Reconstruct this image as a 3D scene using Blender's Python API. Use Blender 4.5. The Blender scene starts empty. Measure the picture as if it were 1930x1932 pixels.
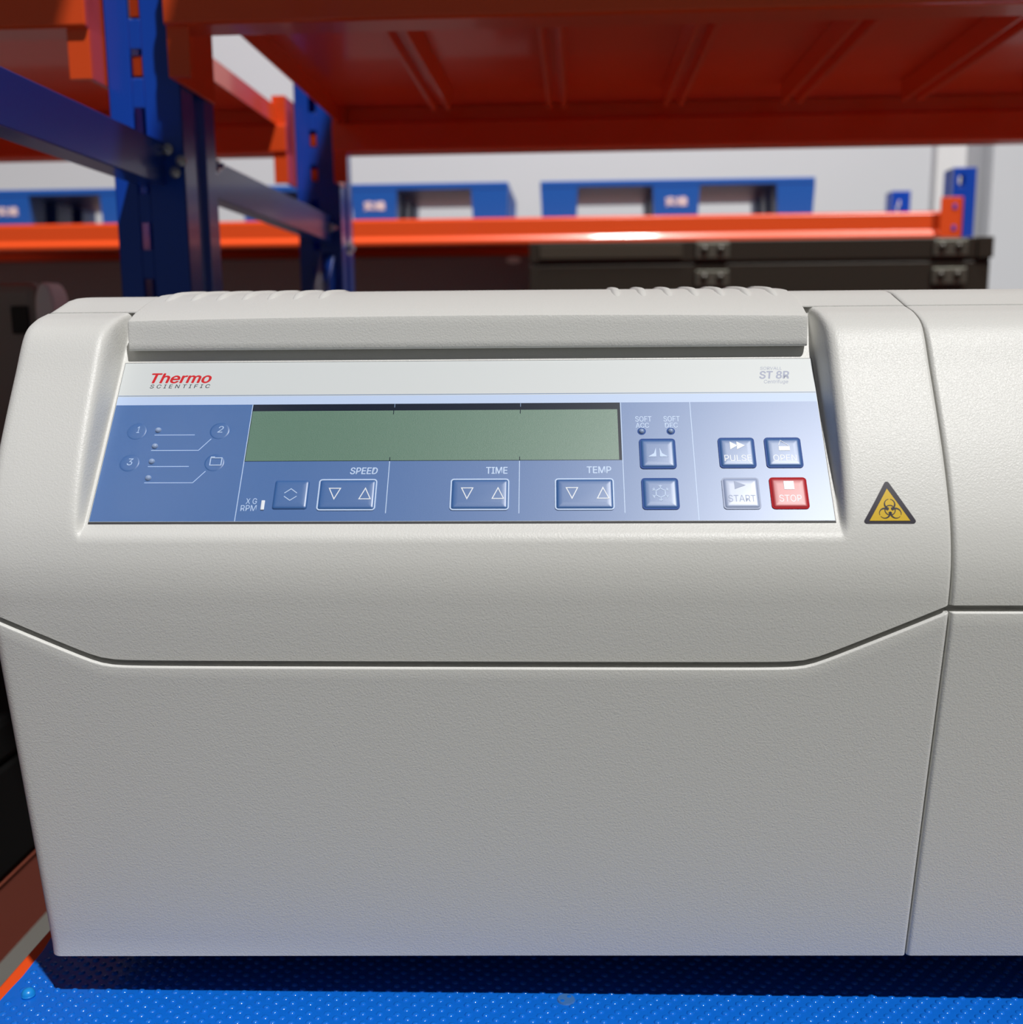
import bpy, bmesh, math, random
from mathutils import Vector, Matrix
random.seed(4)
sc = bpy.context.scene
R = math.radians
EYE = 1.1                      # camera height above the floor
# ---------------------------------------------------------------- camera
cd = bpy.data.cameras.new('camera'); cam = bpy.data.objects.new('camera', cd); sc.collection.objects.link(cam)
pit, rol, yaw = R(9.48), 0.00800, -0.03484
fwd = Vector((math.sin(yaw)*math.cos(pit), math.cos(yaw)*math.cos(pit), -math.sin(pit)))
rt = Vector((math.cos(yaw), -math.sin(yaw), 0)); dn = fwd.cross(rt)
Rr = rt*math.cos(rol)+dn*math.sin(rol); Dd = dn*math.cos(rol)-rt*math.sin(rol)
m = Matrix((Rr, -Dd, -fwd)).transposed().to_4x4(); m.translation = (0, 0, EYE)
cam.matrix_world = m
cd.sensor_width = 36; cd.lens = 2000/1930*36; cd.clip_start = .02; cd.clip_end = 60
cd.dof.use_dof = True; cd.dof.focus_distance = .49; cd.dof.aperture_fstop = 9.0
sc.camera = cam
# ---------------------------------------------------------------- world and lights
sc.view_settings.view_transform = 'Standard'; sc.view_settings.look = 'None'
sc.view_settings.gamma = 1; sc.view_settings.exposure = 0; sc.view_settings.use_curve_mapping = False
w = bpy.data.worlds.new('world'); sc.world = w; w.use_nodes = True
w.node_tree.nodes['Background'].inputs[0].default_value = (1, .99, .96, 1)
w.node_tree.nodes['Background'].inputs[1].default_value = .07
def lamp(name, kind, loc, direction, energy, color=(1, 1, 1), size=1, size_y=None):
    l = bpy.data.lights.new(name, kind); o = bpy.data.objects.new(name, l); sc.collection.objects.link(o)
    l.energy = energy; l.color = color
    if kind == 'SUN': l.angle = size
    elif size_y: l.shape = 'RECTANGLE'; l.size = size; l.size_y = size_y
    else: l.size = size
    o.location = loc; o.rotation_euler = Vector(direction).to_track_quat('-Z', 'Y').to_euler()
    return o
SUND = Vector((.275, -.425, .866)).normalized()
lamp('skylight_sun', 'SUN', (1, -2, 5), -SUND, 3.3, (1, .99, .965), R(1.3))
lamp('ceiling_lamp', 'AREA', (.30, 2.0, 4.2), (0, .25, -1), 75, (1, .98, .96), .3, .4)
# ---------------------------------------------------------------- helpers
def col(rgb):
    return tuple(((c/255)/12.92 if c/255 <= .04045 else (((c/255)+.055)/1.055)**2.4) for c in rgb)+(1,)
MATS = {}
def mat(name, rgb, rough=.5, metal=0, bump=0, bscale=900, lin=False, coat=0, var=0, vscale=6, spec=.5, bdist=.001, crough=.08):
    if name in MATS: return MATS[name]
    mm = bpy.data.materials.new(name); mm.use_nodes = True; nt = mm.node_tree; b = nt.nodes['Principled BSDF']
    c = tuple(rgb)+(1,) if lin else col(rgb)
    b.inputs['Base Color'].default_value = c; b.inputs['Roughness'].default_value = rough
    b.inputs['Metallic'].default_value = metal; b.inputs['Coat Weight'].default_value = coat
    b.inputs['Specular IOR Level'].default_value = spec; b.inputs['Coat Roughness'].default_value = crough
    tc = nt.nodes.new('ShaderNodeTexCoord')
    if bump:
        n = nt.nodes.new('ShaderNodeTexNoise'); n.inputs['Scale'].default_value = bscale; n.inputs['Detail'].default_value = 2.5
        n.inputs['Roughness'].default_value = .55; n.inputs['Distortion'].default_value = .6
        bu = nt.nodes.new('ShaderNodeBump'); bu.inputs['Strength'].default_value = bump; bu.inputs['Distance'].default_value = bdist
        nt.links.new(tc.outputs['Object'], n.inputs['Vector']); nt.links.new(n.outputs['Fac'], bu.inputs['Height'])
        nt.links.new(bu.outputs['Normal'], b.inputs['Normal'])
    if var:
        n = nt.nodes.new('ShaderNodeTexNoise'); n.inputs['Scale'].default_value = vscale; n.inputs['Detail'].default_value = 5
        mx = nt.nodes.new('ShaderNodeMix'); mx.data_type = 'RGBA'
        mx.inputs['A'].default_value = tuple(x*(1-var) for x in c[:3])+(1,); mx.inputs['B'].default_value = tuple(min(1, x*(1+var)) for x in c[:3])+(1,)
        nt.links.new(tc.outputs['Object'], n.inputs['Vector']); nt.links.new(n.outputs['Fac'], mx.inputs['Factor']); nt.links.new(mx.outputs['Result'], b.inputs['Base Color'])
    MATS[name] = mm
    return mm
PL = mat('textured_offwhite_plastic', (.695, .69, .665), .42, bump=.42, bscale=1150, lin=True, bdist=.0004)
PLS = mat('smooth_offwhite_plastic', (.695, .69, .665), .45, lin=True)
ORG = mat('orange_powder_coat', (.86, .088, .014), .30, lin=True, coat=.4)
BLU = mat('blue_powder_coat', (.006, .068, .50), .28, lin=True, coat=.25)
PAL = mat('blue_pallet_plastic', (.010, .115, .50), .42, lin=True)
ZINC = mat('zinc_plated_steel', (.65, .65, .66), .25, 1, lin=True)
BLK = mat('black_rubber', (.012, .012, .013), .6, lin=True)
DARKBASE = mat('black_base_plastic', (.02, .02, .022), .5, lin=True)

def link(o, parent=None):
    sc.collection.objects.link(o)
    if parent is not None: o.parent = parent
    return o
def mesh(name, verts, faces, material, parent=None, smooth=False, loc=(0, 0, 0)):
    me = bpy.data.meshes.new(name); me.from_pydata([tuple(v) for v in verts], [], faces)
    bm = bmesh.new(); bm.from_mesh(me); bmesh.ops.recalc_face_normals(bm, faces=bm.faces); bm.to_mesh(me); bm.free()
    me.materials.append(material)
    if smooth: me.polygons.foreach_set('use_smooth', [True]*len(me.polygons)); me.update()
    o = bpy.data.objects.new(name, me); o.location = loc
    return link(o, parent)
def empty(name, loc=(0, 0, 0), rz=0):
    o = bpy.data.objects.new(name, None); o.empty_display_size = .1; o.location = loc; o.rotation_euler = (0, 0, rz)
    return link(o)
def tag(o, label=None, cat=None, group=None, kind=None):
    if label: o['label'] = label
    if cat: o['category'] = cat
    if group: o['group'] = group
    if kind: o['kind'] = kind
    return o
class MB:
    """collects shapes for one mesh object"""
    def __init__(s): s.bm = bmesh.new()
    def box(s, x0, x1, y0, y1, z0, z1, bev=0):
        r = bmesh.ops.create_cube(s.bm, size=1); vs = r['verts']
        for v in vs: v.co = Vector((x0+(v.co.x+.5)*(x1-x0), y0+(v.co.y+.5)*(y1-y0), z0+(v.co.z+.5)*(z1-z0)))
        if bev:
            es = list({e for v in vs for e in v.link_edges})
            bmesh.ops.bevel(s.bm, geom=es, offset=bev, segments=2, affect='EDGES', profile=.5)
        return s
    def prism(s, pts, axis, a, b):
        """2D outline extruded along an axis ('x': pts=(y,z), 'y': pts=(x,z), 'z': pts=(x,y))"""
        def P(p, t):
            return (t, p[0], p[1]) if axis == 'x' else ((p[0], t, p[1]) if axis == 'y' else (p[0], p[1], t))
        A = [s.bm.verts.new(P(p, a)) for p in pts]; B = [s.bm.verts.new(P(p, b)) for p in pts]
        s.bm.faces.new(A); s.bm.faces.new(B[::-1])
        n = len(pts)
        for i in range(n): s.bm.faces.new((A[i], B[i], B[(i+1) % n], A[(i+1) % n]))
        return s
    def cyl(s, p, q, r1, r2=None, seg=20):
        p, q = Vector(p), Vector(q); d = q-p
        mt = Matrix.Translation((p+q)/2) @ d.to_track_quat('Z', 'Y').to_matrix().to_4x4()
        bmesh.ops.create_cone(s.bm, cap_ends=True, segments=seg, radius1=r1, radius2=r1 if r2 is None else r2, depth=d.length, matrix=mt)
        return s
    def dome(s, c, r, h, n=(0, 0, 1), seg=16, rings=5, pw=1.0):
        """spherical-ish cap standing on a surface"""
        q = Vector(n).to_track_quat('Z', 'Y').to_matrix(); c = Vector(c); rows = []
        for i in range(rings):
            a = math.pi/2*i/rings
            rr, hh = r*math.cos(a), h*math.sin(a)**pw
            rows.append([s.bm.verts.new(c+q@Vector((rr*math.cos(2*math.pi*j/seg), rr*math.sin(2*math.pi*j/seg), hh))) for j in range(seg)])
        top = s.bm.verts.new(c+q@Vector((0, 0, h)))
        for a, b in zip(rows, rows[1:]):
            for j in range(seg): s.bm.faces.new((a[j], a[(j+1) % seg], b[(j+1) % seg], b[j]))
        for j in range(seg): s.bm.faces.new((rows[-1][j], rows[-1][(j+1) % seg], top))
        return s
    def build(s, name, material, parent=None, smooth=False, loc=(0, 0, 0)):
        bmesh.ops.recalc_face_normals(s.bm, faces=s.bm.faces)
        me = bpy.data.meshes.new(name); s.bm.to_mesh(me); s.bm.free(); me.materials.append(material)
        if smooth: me.polygons.foreach_set('use_smooth', [True]*len(me.polygons))
        o = bpy.data.objects.new(name, me); o.location = loc
        return link(o, parent)
# ================================================================ THE CENTRIFUGE
cen = empty('centrifuge', (0, 0, EYE-.328))
tag(cen, 'large off-white benchtop centrifuge with blue control panel, standing on the blue bubble sheet', 'centrifuge')
ZB = .328                                   # eye height above the mat = offset of local z
def V3(x, h, v): return (x, h, v+ZB)        # machine coordinates: x right, h back, v height relative to the eye
XL, XS, XR = -.247, .1712, .386
CP = [(.5215, .0120), (.5075, .0083), (.4955, .0014), (.4838, -.0165), (.4724, -.0345), (.4623, -.0515),
      (.4541, -.0675), (.4484, -.0815), (.4454, -.0950), (.4450, -.1070), (.4462, -.1180), (.4479, -.1300),
      (.4526, -.1590), (.4599, -.2040), (.4671, -.2490), (.4749, -.2980)]
def catmull(pts, n):
    P = [(2*pts[0][0]-pts[1][0], 2*pts[0][1]-pts[1][1])]+pts+[(2*pts[-1][0]-pts[-2][0], 2*pts[-1][1]-pts[-2][1])]
    out = []
    for i in range(1, len(P)-2):
        for k in range(n):
            t = k/n
            out.append(tuple(.5*((2*P[i][d])+(-P[i-1][d]+P[i+1][d])*t+(2*P[i-1][d]-5*P[i][d]+4*P[i+1][d]-P[i+2][d])*t*t+(-P[i-1][d]+3*P[i][d]-3*P[i+1][d]+P[i+2][d])*t**3) for d in (0, 1)))
    out.append(pts[-1]); return out
PROF = catmull(CP, 6)
def prof(v):
    if v >= PROF[0][1]: return PROF[0][0]
    for a, b in zip(PROF, PROF[1:]):
        if b[1] <= v <= a[1]: return a[0]+(b[0]-a[0])*(v-a[1])/(b[1]-a[1])
    return PROF[-1][0]
def soft(d, w=.006): return (math.sqrt(d*d+w*w)+d)/2
def groove(x):                              # top front edge of the lower cover
    if x > XS: return -.1183
    return -.1450+.48*soft(-.1985-x)+.46*soft(x-.1128)
def botv(x): return -.3013+.0146*(x+.247)
HB, VB, HT, VT = .45313, -.07976, .50657, -.01206      # control panel front plane, bottom and top edge
PX0, PX1 = -.20197, .12333
def floorh(v): return HB+(v-VB)*(HT-HB)/(VT-VB)+.0006
REC = [(-.2100, 0), (-.2090, .01), (-.2080, .03), (-.2070, .07), (-.2062, .14), (-.2056, .26), (-.2050, .48), (-.2044, .74), (-.2040, .92), (-.2037, .99), (-.2034, 1)]
def rnd(d, r):                              # quarter-round fall-back at a vertical edge
    return 0 if d >= r else r-math.sqrt(max(0, r*r-(r-d)**2))
def sstep(a, b, x):
    t = min(1, max(0, (x-a)/(b-a))); return t*t*(3-2*t)
def ecols(x0, x1, r0, r1, mid):
    out = [(x0+r0*(1-math.cos(a*math.pi/16))) for a in range(0, 9)]
    out += [x for x in mid if x0+r0 < x < x1-r1]
    out += [(x1-r1*(1-math.cos(a*math.pi/16))) for a in range(8, -1, -1)]
    return out
def cover(name, x0, x1, r0, r1, mid, vtop, vbot, n, dh=0, ledge_top=None, bot_in=None, recess=False, parent=cen, top_in=None):
    xs = ecols(x0, x1, r0, r1, mid); rows = []
    tv = [p[1] for p in PROF if p[1] > -.106]+[-.107] if recess or vtop(0) > -.1 else None
    def rowof(vf, extra=0, fixed=None):
        row = []
        for x in xs:
            v = vf(x); h = prof(v)+dh+extra
            if recess:
                xc = (PX0+PX1)/2; xr = x if x < xc else 2*xc-x
                wt = 0
                if xr >= REC[-1][0]: wt = 1
                elif xr > REC[0][0]:
                    for a, b in zip(REC, REC[1:]):
                        if a[0] <= xr <= b[0]: wt = a[1]+(b[1]-a[1])*(xr-a[0])/(b[0]-a[0])
                wt *= sstep(-.0862, -.0815, v)
                h += wt*max(0, floorh(v)-h)
            dl, dr = x-x0, x1-x
            h += rnd(dl, r0)+rnd(dr, r1)
            row.append(V3(x, h, v))
        rows.append(row)
    if ledge_top is not None:
        rowof(lambda x: vtop(x), ledge_top); rowof(lambda x: vtop(x), .0004); rowof(lambda x: vtop(x)-.0003, .0001); rowof(lambda x: vtop(x)-.0007)
    if top_in is not None:
        rowof(lambda x: vtop(x)-.0002, top_in); rowof(lambda x: vtop(x)-.0002, .0006)
    if tv:
        for v in tv: rowof(lambda x: v)
        v0 = -.107
        for k in range(1, n+1): rowof(lambda x, k=k: v0+(vbot(x)-v0)*k/n)
    else:
        for k in range(1, n+1): rowof(lambda x, k=k: (vtop(x)-.0007)+(vbot(x)-vtop(x)+.0007)*k/n)
    if bot_in: rowof(lambda x: vbot(x)-.00002, bot_in)
    nc = len(xs); vs = []; fs = []
    # side returns: wrap each row's ends backward
    for row in rows:
        a, b = row[0], row[-1]
        vs += [(a[0], a[1]+.006, a[2])]+row+[(b[0], b[1]+.006, b[2])]
    w_ = nc+2
    for i in range(len(rows)-1):
        for j in range(w_-1): fs.append((i*w_+j, i*w_+j+1, (i+1)*w_+j+1, (i+1)*w_+j))
    o = mesh(name, vs, fs, PL, parent, smooth=True)
    md = o.modifiers.new('edge', 'EDGE_SPLIT'); md.split_angle = R(55)
    return o
xc_ = (PX0+PX1)/2
mids = sorted(set([r[0] for r in REC]+[2*xc_-r[0] for r in REC]+[XL+.006+k*(.418/70) for k in range(1, 70)]))
mids = [x for i, x in enumerate(mids) if i == 0 or x-mids[i-1] > .00015]
VSEAM = .0120
cover('front_cover', XL, XS-.0003, .006, .0019, mids, lambda x: VSEAM, lambda x: groove(x)+.0030, 10, recess=True, bot_in=.006, top_in=.004)
cover('front_cover', XS+.0003, XR, .0019, .006, [XS+.003+k*.01 for k in range(22)], lambda x: VSEAM, lambda x: groove(.3)+.0030, 6, bot_in=.006, top_in=.004)
cover('lower_cover', XL, XS-.0003, .006, .0019, [XL+.006+k*(.418/90) for k in range(1, 90)], groove, botv, 30, dh=-.0014, ledge_top=.0085, bot_in=.01)
cover('lower_cover', XS+.0003, XR, .0019, .006, [XS+.003+k*.01 for k in range(22)], groove, botv, 30, dh=-.0014, ledge_top=.0085, bot_in=.01)
# liner behind the groove and seams
def strip(name, x0, x1, n, f, material):
    vs, fs = [], []
    for k in range(n+1):
        x = x0+(x1-x0)*k/n
        for hh, vv in f(x): vs.append(V3(x, hh, vv))
    c = len(f(x0))
    for k in range(n):
        for j in range(c-1): fs.append((k*c+j, k*c+j+1, (k+1)*c+j+1, (k+1)*c+j))
    return mesh(name, vs, fs, material, cen)
strip('inner_frame', XL+.004, XR-.004, 120, lambda x: [(prof(groove(x))+.0065, groove(x)+.012), (prof(groove(x))+.0065, groove(x)-.006)], PLS)
# side panels and back, from the profile outline
def side(x0, x1, name):
    pts = [(h+.0045, v) for h, v in PROF if v <= VSEAM]+[(.95, -.298), (.95, .012)]
    MB().prism([(p[0], p[1]+ZB) for p in pts], 'x', x0, x1).build(name, PL, cen)
side(XL+.0004, XL+.004, 'side_panel'); side(XR-.004, XR-.0004, 'side_panel')
MB().box(XL+.004, XR-.004, .945, .95, .03, .012+ZB).build('back_panel', PL, cen)
MB().box(XL+.012, XR-.012, .492, .942, .0295, .038).build('base_plate', DARKBASE, cen)
for fx in (XL+.06, XR-.06):
    for fy in (.54, .88):
        MB().cyl((fx, fy, .0009), (fx, fy, .030), .018, .016).build('foot', BLK, cen, True)
# ---- lid with projecting handle front
LX0, LX1 = xc_-.1606, xc_+.1606
SH = catmull([(.5225, .0126), (.5350, .0163), (.5502, .0202), (.58, .0218), (.62, .0227), (.70, .022), (.85, .018), (.944, .012)], 4)
VZ = catmull([(.5066, .0080), (.5160, .0118), (.5300, .0162), (.5450, .0200), (.56, .0221), (.60, .0241), (.65, .0248), (.72, .0235), (.85, .0185), (.944, .0122)], 4)
def lid():
    vs, fs = [], []
    # columns: left shoulder, handle, right shoulder
    def bulge(x):
        t = (x-xc_)/.1606; return max(0, 1-t*t)
    cols = []
    def top(path, x, drop=0, bl=0, edge=0):
        return [(x, h+edge*(1 if i < 2 else 0), v-drop*math.exp(-max(0, h-.56)/.2)+bl*math.exp(-(h-.5)/.05)) for i, (h, v) in enumerate(path)]
    n = 36
    def resample(path):
        L = [0]
        for a, b in zip(path, path[1:]): L.append(L[-1]+math.hypot(b[1]-a[1], b[2]-a[2]))
        out = []
        for k in range(n):
            s = L[-1]*(k/(n-1))**1.5
            for i in range(len(path)-1):
                if L[i] <= s <= L[i+1]+1e-12:
                    t = (s-L[i])/max(1e-9, L[i+1]-L[i]); a, b = path[i], path[i+1]
                    out.append(tuple(a[d]+(b[d]-a[d])*t for d in range(3))); break
        return out
    def sh(x):
        e = rnd(x-XL, .006)+rnd(XS-.0003-x, .0019)
        p = resample(top(SH, x, 0)); p = [(a, b+e, c-.35*e) for a, b, c in p]
        f, t = p[0], p[0]
        return [(x, f[1]+.012, f[2]-.0006), (x, f[1], f[2]-.0006)]+p
    def vz(x):
        bl = .0016*bulge(x); e = rnd(x-LX0, .0012)+rnd(LX1-x, .0012)
        p = resample(top(VZ, x, 0, bl)); p = [(a, b+(e if i < 3 else 0), c-(.5*e)) for i, (a, b, c) in enumerate(p)]
        f = p[0]
        r1 = [(x, f[1]-.0006+e, f[2]-.0003), (x, f[1]-.0008+e, f[2]-.0010)]
        face = [(x, f[1]-.0009-.0009*k/5+e, f[2]-.0010+(-.0052-(f[2]-.001))*k/5) for k in range(1, 6)]
        b = face[-1]
        low = [(x, b[1]+.0004, b[2]-.0007), (x, b[1]+.0014, b[2]-.0010), (x, .527, -.0062)]
        return low[::-1]+face[::-1]+r1[::-1]+p
    def add(colsx, fn):
        cols = [fn(x) for x in colsx]; base = len(vs); c = len(cols[0])
        for cl in cols:
            for p in cl: vs.append(V3(*p))
        for i in range(len(cols)-1):
            for j in range(c-1): fs.append((base+i*c+j, base+(i+1)*c+j, base+(i+1)*c+j+1, base+i*c+j+1))
        return base, c, len(cols)
    add(ecols(XL, LX0-.0002, .006, .0001, [XL+.006+k*.003 for k in range(16)]), sh)
    b, c, k = add(ecols(LX0, LX1, .0012, .0012, [LX0+.002+q*.004 for q in range(80)]), vz)
    fs.append(tuple(b+j for j in range(c))); fs.append(tuple(b+(k-1)*c+j for j in range(c))[::-1])
    add(ecols(LX1+.0002, XS-.0003, .0001, .0019, [LX1+.003+k*.003 for k in range(16)]), sh)
    o = mesh('lid', vs, fs, PL, cen, smooth=True)
    md = o.modifiers.new('edge', 'EDGE_SPLIT'); md.split_angle = R(45)
    # right hand fixed top
    vs.clear(); fs.clear()
    def sr(x):
        e = rnd(x-XS-.0003, .0019)+rnd(XR-x, .006)
        p = resample(top(SH, x, 0)); p = [(a, b+e, c-.35*e) for a, b, c in p]; f = p[0]
        return [(x, f[1]+.012, f[2]-.0006), (x, f[1], f[2]-.0006)]+p
    add(ecols(XS+.0003, XR, .0019, .006, [XS+.003+q*.008 for q in range(30)]), sr)
    o2 = mesh('top_cover', vs, fs, PL, cen, smooth=True)
    md = o2.modifiers.new('edge', 'EDGE_SPLIT'); md.split_angle = R(45)
    return o
LID = lid()
def vzv(h, x):
    for a, b in zip(VZ, VZ[1:]):
        if a[0] <= h <= b[0]:
            return a[1]+(b[1]-a[1])*(h-a[0])/(b[0]-a[0])+.0016*max(0, 1-((x-xc_)/.1606)**2)*math.exp(-(h-.5)/.05)
    return VZ[-1][1]
def ridge(x):
    vs, fs = [], []; n = 16; m_ = 7
    for i in range(n+1):
        h = .534+.085*i/n; up = .0013*min(1, (i/n)*9)*min(1, (1-i/n)*4); wd = .0024*min(1, .35+(i/n)*6)
        for j in range(m_+1):
            t = j/m_*2-1
            vs.append(V3(x+t*wd, h, vzv(h, x)-.0002+up*math.sqrt(max(0, 1-t*t))))
    c = m_+1
    for i in range(n):
        for j in range(m_): fs.append((i*c+j, i*c+j+1, (i+1)*c+j+1, (i+1)*c+j))
    return mesh('grip_ridge', vs, fs, PLS, LID, smooth=True)
for k in range(7):
    for s_ in (-1, 1): ridge(xc_+s_*(.0738+.01295*k))
# ---- control panel
e1 = Vector((1, 0, 0)); dnv = Vector((0, HB-HT, VB-VT)).normalized(); nrm = Vector((0, dnv.z, -dnv.y))
if nrm.y > 0: nrm = -nrm
PH = .08626; PW = .3253
pan = empty('control_panel'); pan.parent = cen
pm = Matrix((e1, -dnv, nrm)).transposed().to_4x4(); pm.translation = Vector(V3(PX0, HT, VT))
MATS_P = {}
def pc(name, rgb, rough=.42, lin=False, **k):
    k.setdefault('spec', .5); return mat(name, rgb, rough, lin=lin, **k)
PWHITE = pc('panel_pale_grey_film', (.63, .66, .67), .45, True)
PLIGHT = pc('panel_light_blue_film', (.50, .62, .86), .45, True)
PBLUE = pc('panel_blue_film', (.032, .125, .365), .5, True, bump=.2, bscale=2600, bdist=.0002, coat=1, crough=.36)
PLINE = pc('panel_blue_line', (.16, .25, .42), .45, True)
PWL = pc('panel_pale_print', (.52, .66, .90), .45, True)
PNAVY = pc('panel_navy_print', (.020, .075, .30), .5, True, spec=.15)
LCDB = pc('lcd_dark_bezel', (.006, .012, .03), .25, True)
LCDG = pc('lcd_green_screen', (.070, .172, .115), .5, True, bump=.5, bscale=2600, bdist=.0003, coat=1, crough=.36)
STARTM = pc('start_key_film', (.33, .40, .60), .5, True, coat=1, crough=.36)
STARTL = pc('start_key_print', (.24, .30, .48), .45, True)
STOPM = pc('stop_key_red', (.48, .022, .032), .5, True, coat=1, crough=.4)
STOPD = pc('stop_key_dark_red', (.42, .008, .015), .6, True, spec=.1)
WHT = pc('panel_white_print', (.80, .84, .90), .45, True)
RED = pc('logo_red_print', (.62, .008, .015), .45, True)
DGR = pc('logo_dark_print', (.03, .035, .05), .45, True)
GRL = pc('logo_grey_blue_print', (.30, .33, .46), .45, True)
LEDM = pc('lamp_lens_blue', (.30, .40, .62), .12, True, coat=1)
PANEL_PARTS = []
def psh(name, mb, material, smooth=False):
    o = mb.build(name, material, pan, smooth); PANEL_PARTS.append(o); return o
def M_(v): return v/1000
def rect(mb, u0, w0, u1, w1, n0, n1): return mb.box(M_(u0), M_(u1), -M_(w1), -M_(w0), M_(n0), M_(n1))
def poly(mb, pts, n0, n1): return mb.prism([(M_(a), -M_(b)) for a, b in pts], 'z', M_(n0), M_(n1))
def rrect(u0, w0, u1, w1, r, k=4):
    pts = []
    for cx, cy, a0 in ((u1-r, w0+r, -90), (u1-r, w1-r, 0), (u0+r, w1-r, 90), (u0+r, w0+r, 180)):
        for i in range(k+1):
            a = R(a0+90*i/k); pts.append((cx+r*math.cos(a), cy+r*math.sin(a)))
    return pts
def stroke(mb, pts, wd, n0, n1, closed=False):
    P = [Vector((a, b)) for a, b in pts]; n = len(P); L, Rr_ = [], []
    for i in range(n):
        a = P[i-1] if (i > 0 or closed) else None; b = P[(i+1) % n] if (i < n-1 or closed) else None
        d1 = (P[i]-a).normalized() if a is not None else None; d2 = (b-P[i]).normalized() if b is not None else None
        if d1 is None: d1 = d2
        if d2 is None: d2 = d1
        t = (d1+d2).normalized(); nn = Vector((-t.y, t.x)); sc_ = wd/2/max(.35, nn.dot(Vector((-d1.y, d1.x))))
        L.append(P[i]+nn*sc_); Rr_.append(P[i]-nn*sc_)
    for i in range(n if closed else n-1):
        j = (i+1) % n
        poly(mb, [tuple(L[i]), tuple(L[j]), tuple(Rr_[j]), tuple(Rr_[i])], n0, n1)
    return mb
def ring(mb, pts_o, wd, n0, n1): return stroke(mb, pts_o, wd, n0, n1, True)
def raised(name, u0, w0, u1, w1, r, base, h, material):
    """embossed key: rounded rectangle that domes up"""
    bm = bmesh.new(); rows = []
    for ins, z in ((.55, base), (.75, base+h*.5), (1.1, base+h*.78), (1.9, base+h*.93), (3.4, base+h)):
        rows.append([bm.verts.new((M_(a), -M_(b), M_(z))) for a, b in rrect(u0+ins, w0+ins, u1-ins, w1-ins, max(.5, r-ins*.3))])
    for a, b in zip(rows, rows[1:]):
        for i in range(len(a)): bm.faces.new((a[i], b[i], b[(i+1) % len(a)], a[(i+1) % len(a)]))
    bm.faces.new(rows[-1])
    mb = MB(); mb.bm.free(); mb.bm = bm
    return psh(name, mb, material, True)
FONTS = {}
def font(kind):
    import os
    if kind not in FONTS:
        FONTS[kind] = None
        try:
            d = os.path.join(bpy.utils.resource_path('LOCAL'), 'datafiles', 'fonts')
            FONTS[kind] = bpy.data.fonts.load(os.path.join(d, {'latin': 'Inter.woff2', 'cjk': 'Noto Sans CJK Regular.woff2'}[kind]))
        except Exception: pass
    return FONTS[kind]
def text_mesh(name, s, material, parent, u0, wtop, u1, wbot, n0, shear=0, bold=0, fitted=True, thick=.03, spacing=1):
    cu = bpy.data.curves.new(name, 'FONT'); cu.body = s; cu.size = 1
    f_ = font('cjk' if ord(s[0]) > 1000 else 'latin')
    if f_: cu.font = f_
    cu.shear = shear; cu.space_character = spacing
    cu.resolution_u = 4
    t = bpy.data.objects.new(name, cu); sc.collection.objects.link(t)
    dg = bpy.context.evaluated_depsgraph_get(); me = bpy.data.meshes.new_from_object(t.evaluated_get(dg))
    bpy.data.objects.remove(t); bpy.data.curves.remove(cu)
    if bold:
        bm = bmesh.new(); bm.from_mesh(me); d_ = bold*.8; orig = bm.faces[:]
        for q_, (ox, oy) in enumerate(((-d_, 0), (d_, 0), (0, d_*.6), (0, -d_*.6))):
            g = bmesh.ops.duplicate(bm, geom=orig)
            for v in g['geom']:
                if isinstance(v, bmesh.types.BMVert): v.co.x += ox; v.co.y += oy; v.co.z += .002*(q_+1)
        bm.to_mesh(me); bm.free()
    xs = [v.co.x for v in me.vertices]; ys = [v.co.y for v in me.vertices]
    ax, bx, ay, by = min(xs), max(xs), min(ys), max(ys)
    sx = (u1-u0)/(bx-ax); sy = (wbot-wtop)/(by-ay)
    for v in me.vertices: v.co = Vector((M_(u0+(v.co.x-ax)*sx), M_(-wbot+(v.co.y-ay)*sy), M_(n0+.02+v.co.z)))
    bm = bmesh.new(); bm.from_mesh(me); bmesh.ops.remove_doubles(bm, verts=bm.verts, dist=1e-7)
    for f in bm.faces:
        f.normal_update()
        if f.normal.z < 0: f.normal_flip()
    bm.to_mesh(me); bm.free()
    me.materials.clear(); me.materials.append(material); me.name = name
    o = bpy.data.objects.new(name, me); return link(o, parent)
psh('panel_plate', rect(MB(), 0, 0, 325.3, 86.26, -.55, 0), PWHITE)
psh('panel_shadow_rim', rect(MB(), -.3, -.4, 325.6, 87.1, -.6, -.25), mat('shadow_rim_dark', (.03, .03, .035), .6, lin=True))  # dark rim painted in for the shadowed gap round the plate
psh('light_blue_band', rect(MB(), .2, 19.6, 325.1, 24.3, -.01, .03), PLIGHT)
psh('blue_field', rect(MB(), .2, 24.3, 325.1, 86.1, -.01, .04), PBLUE)
psh('thin_line', rect(MB(), .2, 18.9, 325.1, 19.25, -.01, .04), PLINE)
# display
psh('display_bezel', rect(MB(), 64.9, 24.35, 235.1, 55.4, .0, .06), LCDB)
psh('display_screen', rect(MB(), 65.25, 28.1, 233.8, 55.15, .0, .09), LCDG)
for u in (130.9, 189.35):
    psh('display_tick', rect(MB(), u-.17, 28.1, u+.17, 30.2, .05, .12), LCDB); psh('display_tick', rect(MB(), u-.17, 53.4, u+.17, 55.2, .05, .12), LCDB)
for u in (131.2, 189.45): psh('display_tick', rect(MB(), u-.15, 24.5, u+.15, 26.4, .05, .12), PLINE)
# dividing lines
for u, a, b in ((64.8, 24.4, 86), (130.9, 55.6, 82.2), (189.3, 55.6, 82.4), (235.4, 24.4, 82.3), (267.1, 24.3, 86)):
    psh('divider_line', rect(MB(), u-.17, a, u+.17, b, .03, .075), PWL)
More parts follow.
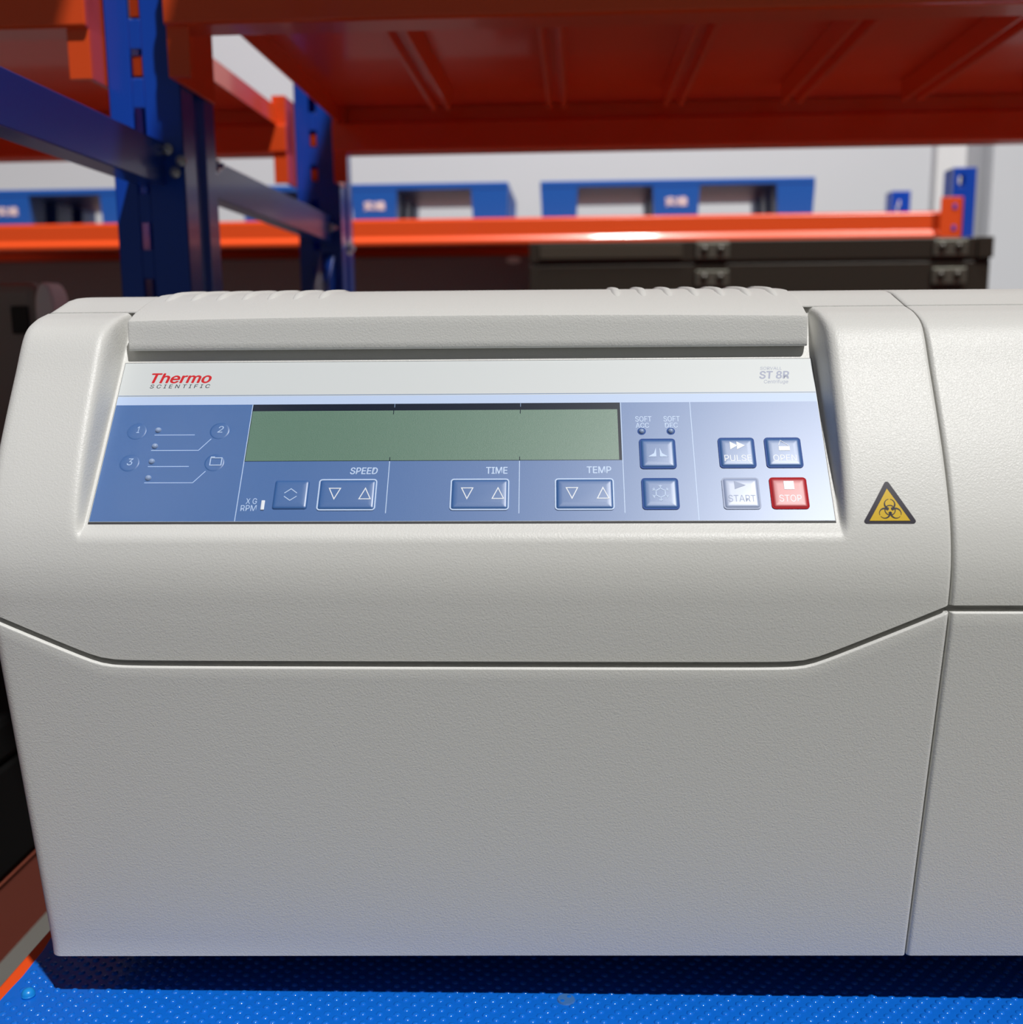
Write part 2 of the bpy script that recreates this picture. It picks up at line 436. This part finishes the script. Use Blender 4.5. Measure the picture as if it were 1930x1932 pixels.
# program keys with lamps
for u, wv in ((12.6, 38.9), (51.2, 38.9), (12.4, 56.0), (51.3, 56.0)):
    mb = MB(); mb.dome((M_(u), -M_(wv), .00003), 0.0045, .00016, seg=28, rings=5, pw=.5); psh('round_key', mb, PBLUE, True)
def led(u, wv, r=1.45, material=LEDM):
    mb = MB(); mb.dome((M_(u), -M_(wv), .00003), M_(r), .0012, seg=18); return psh('indicator_lamp', mb, material, True)
for wv in (38.3, 47.0, 55.2, 63.9): led(22.6, wv)
for u in (244.4, 257.55):
    mb = MB(); mb.cyl((M_(u), -M_(40.2), 0), (M_(u), -M_(40.2), .00012), .0019, .0019, 24); psh('lamp_ring', mb, PNAVY)
    led(u, 40.2, 1.35)
for pts in ([(21.3, 40.95), (40, 40.95)], [(21.2, 49.3), (43.05, 49.3), (48, 43.1)], [(21.3, 57.9), (40, 57.9)], [(21.2, 66.4), (43.1, 66.4), (48, 60.4)]):
    psh('lead_line', stroke(MB(), pts, .34, .03, .08), PWL)
def T(s, u0, w0, u1, w1, material=PWL, n0=.05, **k):
    k.setdefault('thick', .03)
    o = text_mesh('lettering', s, material, pan, u0, w0, u1, w1, n0, **k); PANEL_PARTS.append(o); return o
T('1', 12.6, 36.4, 14.0, 39.9, n0=.30, shear=.15); T('2', 50.3, 36.4, 53.0, 39.9, n0=.30, shear=.15); T('3', 11.5, 53.7, 14.1, 57.3, n0=.30, shear=.15)
fo = MB(); stroke(fo, [(49.5, 57.4), (49.5, 53.6), (54.6, 53.6), (54.6, 57.4)], .42, .31, .37, True); rect(fo, 49.4, 52.9, 51.3, 53.8, .31, .37); psh('folder_symbol', fo, PWL)
T('Thermo', 13.9, 6.0, 43.0, 11.9, RED, n0=.005, shear=.22, bold=.03)
T('SCIENTIFIC', 14.3, 12.55, 42.9, 14.75, DGR, n0=.005, shear=.15, bold=.01, spacing=1.45)
T('SPEED', 113.5, 58.75, 125.9, 62.3, n0=.05, shear=.12, bold=.02)
T('TIME', 174.4, 58.75, 184.0, 62.3, bold=.02); T('TEMP', 219.2, 58.65, 230.1, 62.2, bold=.02)
T('X G', 68.5, 74.5, 73.4, 77.4); T('RPM', 66.6, 78.0, 73.6, 80.9)
T('SOFT', 241.8, 32.0, 249.2, 35.0, bold=.01); T('ACC', 241.9, 35.6, 247.9, 38.3, bold=.01)
T('SOFT', 254.6, 32.0, 262.0, 35.0, bold=.01); T('DEC', 255.1, 35.6, 260.9, 38.3, bold=.01)
T('SORVALL', 301.0, 4.6, 311.0, 6.35, GRL, n0=.005, shear=.2); T('ST 8R', 300.2, 7.0, 314.2, 11.5, GRL, n0=.005, shear=.2, bold=.035)
T('Centrifuge', 302.1, 12.0, 313.2, 14.6, GRL, n0=.005, shear=.2)
mb = MB(); mb.bm.free(); 
mb = MB(); mb.box(.0755, .0771, -.0806, -.0757, 0, .0006, .0003); psh('mode_lamp', mb, WHT)
# keys
raised('toggle_key', 79.9, 65.0, 96.5, 80.8, 1.2, .03, .9, PBLUE)
sy = MB()
stroke(sy, [(85.4, 72.4), (88.2, 70.2), (91.0, 72.4)], .36, .9, 1.0); stroke(sy, [(85.4, 74.0), (88.2, 76.1), (91.0, 74.0)], .36, .9, 1.0); psh('arrow_symbol', sy, PWL)
for u in (100.2, 158.9, 205.0):
    raised('adjust_key', u, 65.0, u+26, 80.9, 1.0, .03, .8, PBLUE)
    psh('key_outline', ring(MB(), rrect(u+.3, 65.3, u+25.7, 80.6, 1.2), .6, .0, .42), PWL)
    psh('arrow_symbol', ring(MB(), [(u+5.0, 70.0), (u+10.0, 70.0), (u+7.5, 75.4)], .42, .78, .92), WHT)
    psh('arrow_symbol', ring(MB(), [(u+18.6, 75.4), (u+23.6, 75.4), (u+21.1, 70.0)], .42, .78, .92), WHT)
for u, wv, nm in ((243.0, 44.4, 'brake_key'), (243.1, 65.0, 'cooling_key'), (278.2, 44.1, 'pulse_key'), (298.8, 44.1, 'open_key')):
    raised(nm, u, wv, u+16.1, wv+15.7, 1.1, .03, .8, PBLUE)
    psh('key_outline', ring(MB(), rrect(u+.35, wv+.35, u+15.75, wv+15.35, 1.2), .8, .0, .40), PNAVY)
raised('start_key', 278.2, 64.9, 294.4, 80.7, 1.1, .03, .8, STARTM)['label'] = 'pale lavender start key'
psh('key_outline', ring(MB(), rrect(278.55, 65.25, 294.05, 80.35, 1.2), .7, .0, .40), STARTL)
raised('stop_key', 298.95, 64.9, 315.1, 80.6, 1.1, .03, .8, STOPM)['label'] = 'red stop key'
psh('key_outline', ring(MB(), rrect(299.3, 65.25, 314.75, 80.25, 1.2), .8, .0, .40), STOPD)
NT = .84
sy = MB(); poly(sy, [(246.6, 54.2), (250.3, 54.2), (250.3, 49.4), (249.3, 52.4)], NT, NT+.1); poly(sy, [(255.6, 54.2), (251.9, 54.2), (251.9, 49.4), (252.9, 52.4)], NT, NT+.1); psh('ramp_symbol', sy, PWL)
sy = MB(); cx, cy = 251.2, 72.8
ring(sy, [(cx+2.3*math.cos(R(60*k+30)), cy+2.3*math.sin(R(60*k+30))) for k in range(6)], .38, NT, NT+.1)
for k in range(6):
    a = R(60*k+30); d = Vector((math.cos(a), math.sin(a))); p_ = Vector((-d.y, d.x))
    stroke(sy, [tuple(Vector((cx, cy))+d*2.2), tuple(Vector((cx, cy))+d*4.0)], .34, NT, NT+.1)
    for s_ in (-1, 1): stroke(sy, [tuple(Vector((cx, cy))+d*3.0), tuple(Vector((cx, cy))+d*3.8+p_*s_*.8)], .28, NT, NT+.1)
psh('snowflake_symbol', sy, PWL)
sy = MB(); poly(sy, [(283.3, 46.4), (283.3, 50.6), (286.7, 48.5)], NT, NT+.1); poly(sy, [(286.3, 46.4), (286.3, 50.6), (290.0, 48.5)], NT, NT+.1); psh('double_arrow_symbol', sy, WHT)
T('PULSE', 280.4, 53.4, 292.3, 56.7, WHT, n0=NT)
sy = MB(); rect(sy, 304.8, 49.0, 309.7, 51.2, NT, NT+.1); stroke(sy, [(304.9, 48.4), (305.9, 45.9), (309.6, 48.9)], .22, NT, NT+.1); psh('open_lid_symbol', sy, WHT)
T('OPEN', 301.9, 53.4, 312.2, 56.7, WHT, n0=NT)
psh('play_symbol', poly(MB(), [(283.6, 66.9), (283.6, 70.9), (288.4, 69.0)], NT, NT+.1), STARTL)
T('START', 280.4, 73.9, 292.2, 77.3, STARTL, n0=NT)
psh('stop_symbol', rect(MB(), 305.0, 67.0, 309.4, 71.2, NT, NT+.1), WHT)
T('STOP', 302.4, 73.9, 312.0, 77.3, WHT, n0=NT)
for o in PANEL_PARTS: pass
pan.matrix_parent_inverse.identity(); pan.matrix_local = pm
# ---- biohazard sticker conforming to the front cover
SX, SV, SE = .14515, -.0722, .00012
def sticker(name, polys, material, lift):
    bm = bmesh.new()
    for pts in polys:
        f = bm.faces.new([bm.verts.new((a, b, 0)) for a, b in pts])
    bmesh.ops.triangulate(bm, faces=bm.faces)
    for _ in range(3):
        es = [e for e in bm.edges if e.calc_length() > 2.2]
        if not es: break
        bmesh.ops.subdivide_edges(bm, edges=es, cuts=1, use_grid_fill=False); bmesh.ops.triangulate(bm, faces=bm.faces)
    for v in bm.verts:
        # local y (mm, up the slope) -> height on the profile
        s = v.co.y/1000; vv = SV+s*.905
        v.co = Vector(V3(SX+v.co.x/1000, prof(vv)-lift, vv))
    for f in bm.faces: f.smooth = True
    mb = MB(); mb.bm.free(); mb.bm = bm
    return mb
def cornered(pts, r, k=5):
    out = []; n = len(pts)
    for i in range(n):
        p = Vector(pts[i]); a = (Vector(pts[i-1])-p).normalized(); b = (Vector(pts[(i+1) % n])-p).normalized()
        ang = a.angle(b); d = r/math.tan(ang/2); c = p+(a+b).normalized()*(r/math.sin(ang/2)); q0 = p+a*d; q1 = p+b*d
        for j in range(k+1):
            t = j/k; q = q0.lerp(q1, t)-c; out.append(tuple(c+q.normalized()*r))
    return out
BK = mat('sticker_black', (.035, .03, .045), .45, lin=True); YE = mat('sticker_yellow', (.72, .47, .02), .45, lin=True)
st = sticker('x', [cornered([(-11.6, -9.0), (11.7, -9.0), (-.15, 10.9)], 1.1)], BK, .00015).build('warning_sticker', BK, cen)
st['label'] = 'yellow triangular biohazard sticker with black border'
sticker('x', [[(-8.6, -7.65), (8.5, -7.65), (-.3, 6.7)]], YE, .0003).build('yellow_field', YE, st)
pol = []
hub = Vector((.3, -2.9))
for k in range(3):
    a = R(90+120*k); c = hub+Vector((math.cos(a), math.sin(a)))*2.6
    ci = c+Vector((math.cos(a), math.sin(a)))*.33
    N = 28; ro, ri = 2.45, 1.9
    for i in range(N):
        t0 = a+R(9)+(2*math.pi-R(18))*i/N; t1 = a+R(9)+(2*math.pi-R(18))*(i+1)/N
        tm = (t0+t1)/2
        if abs(((tm-a-math.pi+math.pi) % (2*math.pi))-math.pi) < R(13): continue
        pol.append([tuple(c+Vector((math.cos(t), math.sin(t)))*ro) for t in (t0, t1)]+[tuple(ci+Vector((math.cos(t), math.sin(t)))*ri) for t in (t1, t0)])
    for i in range(8):
        t0, t1 = a+R(-38+76*i/8), a+R(-38+76*(i+1)/8)
        pol.append([tuple(hub+Vector((math.cos(t), math.sin(t)))*2.35) for t in (t0, t1)]+[tuple(hub+Vector((math.cos(t), math.sin(t)))*1.95) for t in (t1, t0)])
sticker('x', pol, BK, .0004).build('biohazard_symbol', BK, st)
# ================================================================ MAT
MATM = mat('blue_sheet_plastic', (.004, .135, .62), .30, lin=True, bump=.25, bscale=60, bdist=.002)
bub = empty('bubble_mat', (0, 0, EYE-.328))
tag(bub, 'blue bubbled plastic sheet covering the shelf under the centrifuge', 'mat')
pts = []
yy = .425
while yy < .90:
    pts.append((-.2752+random.uniform(-.0009, .0009)-(.004*max(0, (yy-.52)/.1) if yy < .62 else .004), yy)); yy += .012
MB().prism(pts+[(.95, .90), (.95, .425)], 'z', -.0035, 0).build('sheet', MATM, bub)
vs, fs = [], []
seg = 8
for j in range(-2, 60):
    for i in range(-30, 130):
        x = -.20+i*.0087+(j*.00375) % .0087+random.uniform(-.0003, .0003); y = .440+j*.0038+random.uniform(-.0002, .0002)
        if not (-.272 < x < .60 and .445 < y < (.565 if x < .36 else .66)): continue
        if (x+.2632)**2+(y-.4807)**2 < .006**2: continue
        if y > .50 and random.random() < .0: continue
        r = .0019; hh = random.uniform(.0006, .0011); b = len(vs)
        for fr, fh in ((1, 0), (.86, .5), (.52, .86)):
            for q in range(seg): vs.append((x+r*fr*math.cos(6.2832*q/seg), y+r*fr*math.sin(6.2832*q/seg), hh*fh))
        vs.append((x, y, hh))
        for q in range(seg):
            n_ = (q+1) % seg
            fs += [(b+q, b+n_, b+seg+n_, b+seg+q), (b+seg+q, b+seg+n_, b+2*seg+n_, b+2*seg+q), (b+2*seg+q, b+2*seg+n_, b+3*seg)]
BUBM = mat('blue_bubble_film', (.006, .145, .64), .10, lin=True)
bo = mesh('air_bubbles', vs, fs, BUBM, bub, True); bo['kind'] = 'stuff'
MB().cyl((.0085, .4835, 0), (.0085, .4835, .0006), .0046, .0042, 20).build('dent_mark', mat('pale_blue_scuff', (.05, .16, .42), .3, lin=True), bub)
mb = MB(); mb.cyl((0, 0, 0), (0, 0, .0012), .0034, .0034, 20); mb.dome((0, 0, .0012), .0034, .0030, seg=20)
tag(mb.build('plastic_plug', mat('bright_cyan_plastic', (.01, .26, .72), .3, lin=True), None, True, (-.2632, .4807, EYE-.328)), 'small bright blue domed plug on the left front corner of the bubble mat', 'plug')
# ================================================================ RACKS  (rack frame is turned 1.4 degrees against the centrifuge)
A = R(1.4)
def rk(x, y, z=0): return (x*math.cos(A)+y*math.sin(A), -x*math.sin(A)+y*math.cos(A), z)
def rempty(name, x, y, z=0): return empty(name, rk(x, y, z), -A)
E_ = EYE
def post(root, x0, x1, y0, y1, z0, z1, slots=True, name='post'):
    """C-section upright with a slotted front web"""
    mb = MB(); t = .0022; cxs = (x0+x1)/2-.006
    if slots:
        hw = .0055; pitch = .05; zz = z0
        mb.box(x0, cxs-hw, y0, y0+t, z0, z1); mb.box(cxs+hw, x1, y0, y0+t, z0, z1)
        k0 = math.floor((z0-E_-.2415)/pitch)+1; prev = z0
        while True:
            c = E_+.2415+k0*pitch
            if c+.013 > z1: break
            if c-.013 > prev: mb.box(cxs-hw, cxs+hw, y0, y0+t, prev, c-.012)
            # chamfered slot ends
            prev = c+.012; k0 += 1
        mb.box(cxs-hw, cxs+hw, y0, y0+t, prev, z1)
    else: mb.box(x0, x1, y0, y0+t, z0, z1)
    d = y1-y0; r_ = .006
    for xe, s_ in ((x0, 1), (x1, -1)):
        pts = [(xe, y0), (xe, y0+d*.35), (xe+s_*r_, y0+d*.42), (xe+s_*r_, y0+d*.60), (xe, y0+d*.67), (xe, y1), (xe+s_*.016, y1), (xe+s_*.016, y1-t), (xe+s_*t, y1-t),
               (xe+s_*t, y0+d*.69), (xe+s_*(r_+t), y0+d*.61), (xe+s_*(r_+t), y0+d*.41), (xe+s_*t, y0+d*.33), (xe+s_*t, y0)]
        mb.prism(pts, 'z', z0, z1)
    o = mb.build(name, BLU, root); md = o.modifiers.new('bevel', 'BEVEL'); md.width = .0012; md.segments = 2; md.limit_method = 'ANGLE'
    return o
def beam(root, x0, x1, y0, y1, z0, z1, step=1, name='beam', flat=False):
    """box beam with a rolled step; step=+1 puts the inner ledge on the far side"""
    d = y1-y0; h = z1-z0
    P = [(0, .03), (.06, 0), (.92, 0), (1, .05), (1, .62), (.70, .66), (.70, 1), (.06, 1), (0, .95), (0, .66), (.05, .60), (.05, .44), (0, .38)]
    if flat: P = [(0, .04), (.06, 0), (1, 0), (1, 1), (.24, 1), (.18, .95), (.18, .33), (0, .17)]
    if step < 0: P = [(1-a, b) for a, b in P][::-1]
    o = MB().prism([(y0+a*d, z0+b*h) for a, b in P], 'x', x0, x1).build(name, ORG, root)
    md = o.modifiers.new('bevel', 'BEVEL'); md.width = .0015; md.segments = 2; md.limit_method = 'ANGLE'
    return o
def connector(b, x, s, yf, depth, z0, z1):
    """L-shaped end plate of a beam: s=+1 when the beam leaves the post to the right"""
    mb = MB(); t = .004
    mb.box(min(x, x+s*t), max(x, x+s*t), yf-.003, yf+depth, z0, z1)
    mb.box(min(x, x+s*.020), max(x, x+s*.020), yf-.006, yf-.002, z0, z1)
    o = mb.build('connector_plate', ORG, b)
    md = o.modifiers.new('bevel', 'BEVEL'); md.width = .001; md.segments = 2; md.limit_method = 'ANGLE'
    return o
def hook(b, x, y, z):
    x -= .006; MB().box(x-.0048, x+.0048, y+.0035, y+.010, z-.010, z+.008, .001).build('hook', ORG, b)
def bolt(p, c, n, r=.006):
    c = Vector(c); n = Vector(n).normalized(); mb = MB()
    mb.cyl(c, c+n*.0012, r*1.35, seg=24); mb.cyl(c+n*.0012, c+n*.0055, r, r*.97, 6); mb.cyl(c+n*.0055, c+n*.010, r*.5, r*.45, 16)
    return mb.build('bolt', ZINC, p)
# --- main rack behind the centrifuge
rack = rempty('storage_rack', 0, 0, 0)
tag(rack, 'near orange and blue steel rack around the centrifuge, its shelf across the top', 'rack')
ax0, ax1 = -.418, -.352
pA = post(rack, ax0, ax1, .98, 1.07, 0, 2.6); pB = post(rack, ax0, ax1, 1.64, 1.72, 0, 2.6)
for x0, x1, s_, xp in ((ax1+.001, 2.35, 1, ax1), (-2.4, ax0-.001, -1, ax0)):
    bf = beam(rack, x0, x1, .944, .985, E_+.2635, E_+.328)
    connector(bf, xp+s_*.001, s_, .956, .105, E_+.222, E_+.345)
    bb = beam(rack, x0, x1, 1.590, 1.632, E_+.2635, E_+.328, -1)
    connector(bb, xp+s_*.001, s_, 1.600, .05, E_+.222, E_+.345)
    for z in (.2415, .2915):
        hook(bf, (ax0+ax1)/2, .98, E_+z)
        hook(bb, (ax0+ax1)/2, 1.64, E_+z)
def deck(root, x0, x1, y0, y1, z, joists, jy0, jy1, zj):
    o = MB().box(x0, x1, y0, y1, z, z+.002).box(x0, x0+.002, y0, y1, z-.024, z).box(x1-.002, x1, y0, y1, z-.024, z).build('deck', ORG, root)
    for jx in joists:
        w2 = .016
        P = [(-w2, 0), (-w2*.8, -1), (-w2*.45, -1), (-w2*.28, -.55), (w2*.28, -.55), (w2*.45, -1), (w2*.8, -1), (w2, 0)]
        j = MB().prism([(jx+a, z+b*(z-zj)) for a, b in P], 'y', jy0, jy1).build('joist', ORG, o)
        md = j.modifiers.new('bevel', 'BEVEL'); md.width = .0015; md.segments = 2; md.limit_method = 'ANGLE'
    return o
deck(rack, -.341, 2.35, .975, 1.628, E_+.328, [-.181+.157*k for k in range(12)], 1.02, 1.51, E_+.302)
deck(rack, -2.4, -.432, .975, 1.628, E_+.328, [-2.2+.4*k for k in range(4)], 1.02, 1.51, E_+.302)
# braces of the frame
def channel(root, p, q, hw=.016, dp=.022, face=1, name='brace'):
    """C-channel between two points, web towards +x"""
    p, q = Vector(p), Vector(q); d = (q-p).normalized(); up = Vector((1, 0, 0)).cross(d)
    if up.z < 0: up = -up
    X = Vector((1, 0, 0)); t = .002
    prof_ = [(dp*.5, hw), (-dp*.5, hw), (-dp*.5, hw-t), (dp*.5-t, hw-t), (dp*.5-t, -hw+t), (-dp*.5, -hw+t), (-dp*.5, -hw), (dp*.5, -hw)]
    n = len(prof_); vs = [p+X*a+up*b for a, b in prof_]+[q+X*a+up*b for a, b in prof_]
    fs = [tuple(range(n)), tuple(range(2*n-1, n-1, -1))]+[(i, (i+1) % n, n+(i+1) % n, n+i) for i in range(n)]
    o = mesh(name, vs, fs, BLU, root); md = o.modifiers.new('bevel', 'BEVEL'); md.width = .002; md.segments = 3; md.limit_method = 'ANGLE'
    return o
br = channel(rack, (-.378, 1.05, E_+.160), (-.378, 1.655, E_+.160), .019)
bolt(br, (-.3655, 1.105, E_+.172), (1, 0, 0)); bolt(br, (-.3655, 1.62, E_+.160), (1, 0, 0))
bd = channel(rack, (-.375, 1.672, E_+.135), (-.375, 1.05, E_-.50), .016)
bolt(bd, (-.3515, 1.685, E_+.135), (1, -.4, 0), .0075)
MB().box(-.374, -.352, 1.722, 1.7245, 0, 2.5).build('post_lip', BLU, rack)
# lower level of the left bay (seen past the machine's left side)
beam(rack, -2.4, ax0-.001, .944, .985, E_-.366, E_-.302); beam(rack, -2.4, ax0-.001, 1.590, 1.632, E_-.366, E_-.302, -1)
MB().box(-2.4, -.432, .946, 1.60, E_-.302, E_-.300).build('deck', ORG, rack)
MB().box(-2.4, -.432, .15, .935, E_-.412, E_-.410).box(-.434, -.432, .15, .935, E_-.465, E_-.410).build('deck', mat('orange_steel_in_shade', (.20, .05, .03), .5, lin=True), rack)  # darker red-brown stands in for orange steel lying in shade
MB().box(-.351, 2.35, .99, 1.60, E_-.302, E_-.300).build('deck', ORG, rack); MB().box(-.351, 2.35, .99, 1.60, E_-.802, E_-.800).build('deck', ORG, rack)  # right bay decks added out of sight to block floor bounce
beam(rack, -.351, 2.35, .944, .985, E_-.366, E_-.302); beam(rack, -.351, 2.35, 1.590, 1.632, E_-.366, E_-.302, -1)
# --- near rack that carries the centrifuge
near = rack
nb = channel(near, (-.382, .30, E_+.155), (-.382, .985, E_+.155), .019, .024)
for dz, dx in ((.010, -.006), (.0, .006), (-.010, 0)):
    bolt(nb, (-.3600+dx, .978, E_+.157+dz), (0, -1, 0), .0038)
post(near, ax0, ax1, .20, .28, 0, 2.6); post(near, 1.16, 1.226, .20, .28, 0, 2.6); post(near, 1.16, 1.226, .87, .94, 0, 2.6)
zd = E_-.328-.0035
MB().box(-.297, 1.15, .425, .935, zd-.010, zd, .001).build('deck', ORG, near)
for yb in (.43, .89):
    beam(near, ax1+.001, 1.158, yb, yb+.04, zd-.075, zd-.011)
MB().box(-.295, -.27, .475, .885, zd-.050, zd-.0105, .002).build('side_rail', ORG, near)
# added decks out of view: they shade beams and uprights, the gap shapes sunlight
DECKG = mat('added_deck_grey', (.22, .225, .23), .6, lin=True)  # neutral grey keeps orange bounce from the added decks off the lid
zu = E_+.95
MB().box(-2.4, -.215, .15, .94, zu, zu+.03).build('deck', DECKG, rack); MB().box(-.115, 2.35, .15, .94, zu, zu+.03).build('deck', DECKG, rack)
MB().box(-.215, -.115, .15, .535, zu, zu+.03).build('deck', DECKG, rack)  # bridging piece added to close the front of the sunlit gap
MB().box(-2.4, -.23, .98, 1.60, zu+.1, zu+.13).build('deck', DECKG, rack); MB().box(-.12, 2.35, .98, 1.60, zu+.1, zu+.13).build('deck', DECKG, rack)
# --- far rack with the pallets
far = rempty('storage_rack', 0, 0, 0)
tag(far, 'far rack against the wall with an orange beam carrying blue pallets', 'rack')
fb = beam(far, -2.6, .872, 2.60, 2.64, E_+.214, E_+.274, flat=True)
mb = MB(); mb.box(.846, .896, 2.588, 2.592, E_+.212, E_+.306, .001); mb.box(.892, .896, 2.588, 2.64, E_+.212, E_+.306)
co = mb.build('connector_plate', ORG, fb)
for z in (.236, .284): MB().box(.873, .882, 2.5865, 2.5885, E_+z-.006, E_+z+.006, .001).build('hook', BLU, co)
beam(far, -2.6, .872, 3.16, 3.20, E_+.214, E_+.274, -1)
MB().box(-2.6, .87, 2.615, 3.185, E_+.2745, E_+.2765).build('deck', ORG, far)
post(far, .872, .925, 2.594, 2.66, 0, E_+.372); post(far, .895, .948, 3.16, 3.22, 0, E_+.392)
post(far, -.800, -.747, 3.16, 3.22, 0, E_+.213)
MB().box(.884, .889, 2.5925, 2.5937, E_+.335, E_+.352).build('slot_light', mat('flat_white', (.8, .8, .8), .7, lin=True), far)  # white patch painted for the light showing through a post slot
MB().box(.914, .919, 3.1585, 3.1597, E_+.352, E_+.366).build('slot_light', MATS['flat_white'], far)  # same painted slot light on the rear post
# --- pallets
def pallet(x0, yf=2.70):
    wd, dp, z0 = .665, .385, E_+.277
    p = rempty('plastic_pallet', x0+wd/2, yf, z0)
    h = .094
    MB().box(-wd/2, wd/2, 0, dp, h-.016, h, .002).build('top_deck', PAL, p)
    for y0, y1 in ((0, .085), (.15, .235), (.30, .385)):
        for a, b in ((-wd/2, -wd/2+.092), (-.058, .056), (wd/2-.092, wd/2)):
            o = MB(); o.box(a, b, y0, y1, 0, h-.016)
            for f in o.bm.verts:
                if f.co.z < .01: f.co.x += (.004 if f.co.x < (a+b)/2 else -.004)
            o.build('block', PAL, p)
    t = text_mesh('lettering', '实维', mat('white_print', (.8, .83, .85), .6, lin=True), p, -27, -33, 27, -10, 0, bold=.02, thick=.6)
    # text_mesh builds in the local xy plane; stand it upright on the front face
    for v in t.data.vertices: v.co = Vector((v.co.x, -.0008+v.co.z, v.co.y+.020))
    return p
for x0, lab in ((-1.765, 'leftmost blue plastic pallet on the far rack, cut by the frame edge'), (-.827, 'middle blue plastic pallet on the far rack, partly behind the blue upright'), (-.083, 'right blue plastic pallet on the far rack, fully in view')):
    tag(pallet(x0), lab, 'pallet', 'blue pallets on the far rack')
# --- dark cabinet in front of the far rack
CM = mat('dark_olive_metal', (.040, .034, .026), .33, .3, lin=True); HM = mat('worn_hinge_steel', (.17, .17, .14), .38, .7, lin=True)
cab = rempty('metal_cabinet', .41, 2.46, 0); tag(cab, 'dark brown metal case with riveted hinge plates below the orange beam', 'cabinet')
MB().box(-.511, .511, 0, .12, E_+.160, E_+.205, .002).build('lid_frame', CM, cab)
MB().box(-.505, .508, .006, .11, E_+.150, E_+.162).build('gap_strip', BLK, cab)
MB().box(-.511, .508, .002, .12, 0, E_+.153, .002).build('body', CM, cab)
MB().box(-.488, -.168, -.004, 0, E_+.168, E_+.199, .001).build('inset_panel', mat('lighter_olive_metal', (.075, .066, .05), .28, .3, lin=True), cab)
MB().box(.478, .511, -.006, 0, E_+.160, E_+.205, .001).build('end_plate', CM, cab)
for hx in (-.138, .382):
    for z0 in (.165, .104):
        hg = MB().box(hx, hx+.074, -.006, 0, E_+z0, E_+z0+.035, .002).build('hinge_plate', HM, cab)
        for k in (.019, .055):
            mb = MB(); mb.cyl((hx+k, -.006, E_+z0+.018), (hx+k, -.009, E_+z0+.018), .010, .009, 20); mb.build('rivet', CM, hg, True)
# --- grey equipment box below the beam
gb = rempty('equipment_box', -.85, 2.70, 0); tag(gb, 'wide grey-brown equipment box under the far rack, oval white badge at its upper right', 'box')
GM = mat('grey_brown_paint', (.24, .20, .21), .6, lin=True)
MB().box(-.78, .742, 0, .42, 0, E_+.196, .006).build('body', GM, gb)
mb = MB(); mb.prism([(.70+.018*math.cos(6.2832*k/24), E_+.183+.008*math.sin(6.2832*k/24)) for k in range(24)], 'y', -.002, 0); mb.build('badge', MATS['flat_white'], gb)
# --- grey instrument at the far left
gi = rempty('instrument', -.90, 1.14, 0); tag(gi, 'dark grey instrument with a rounded white end cap, standing left behind the centrifuge', 'instrument')
IM = mat('instrument_grey', (.30, .27, .25), .5, lin=True); IW = mat('instrument_white', (.85, .84, .86), .45, lin=True)
MB().box(-.40, .318, .0, .03, E_-.299, E_+.060, .010).build('housing', IM, gi)
pts = [(.3285+.011*math.cos(R(a)), E_+.032+.028*math.sin(R(a))) for a in range(0, 181, 12)]
mb = MB(); mb.prism(pts+[(.3175, E_-.299), (.346, E_-.299), (.343, E_-.02)], 'y', -.004, .034)
o = mb.build('end_cap', IW, gi); md = o.modifiers.new('bevel', 'BEVEL'); md.width = .004; md.segments = 3; md.limit_method = 'ANGLE'
MB().box(.290, .310, -.004, .0, E_+.005, E_+.035, .002).build('vent', BLK, gi)
bc = rempty('shadow_block', -.80, .50, 0); tag(bc, 'added black block standing in for the deep shadow on the lower shelf, left of the centrifuge', 'case')  # matt black volume added to fill the deep shadow on this shelf
MB().box(-.30, .366, 0, .42, E_-.409, E_-.32, .006).build('block_body', mat('matt_black', (.006, .006, .006), .9, lin=True, spec=.1), bc); MB().box(-.304, .367, -.004, .424, E_-.32, E_-.285, .006).build('lid', MATS['matt_black'], bc)
# ================================================================ ROOM
WM = mat('painted_wall', (.62, .635, .67), .75, lin=True, var=.03, vscale=1.5)
def setting(name, mb, material, label=None):
    o = mb.build(name, material); o.matrix_world = Matrix.Rotation(-A, 4, 'Z'); o['kind'] = 'structure'
    return o
setting('wall_back', MB().box(-5, 1.55, 4.2, 4.3, 0, 4.6), WM)
setting('trim_1', MB().box(1.342, 1.450, 4.18, 4.3, 0, 4.6), mat('white_pilaster', (.74, .74, .75), .7, lin=True))
setting('wall_right', MB().box(1.517, 5, 4.10, 4.19, 0, 4.6), WM)
setting('baseboard_right', MB().box(1.515, 5, 4.08, 4.099, 0, E_+.108), mat('grey_dado', (.20, .20, .22), .6, lin=True))
setting('floor', MB().box(-5, 5, -3, 4.4, -.05, 0), mat('epoxy_floor', (.28, .29, .26), .35, lin=True, var=.06, vscale=2))
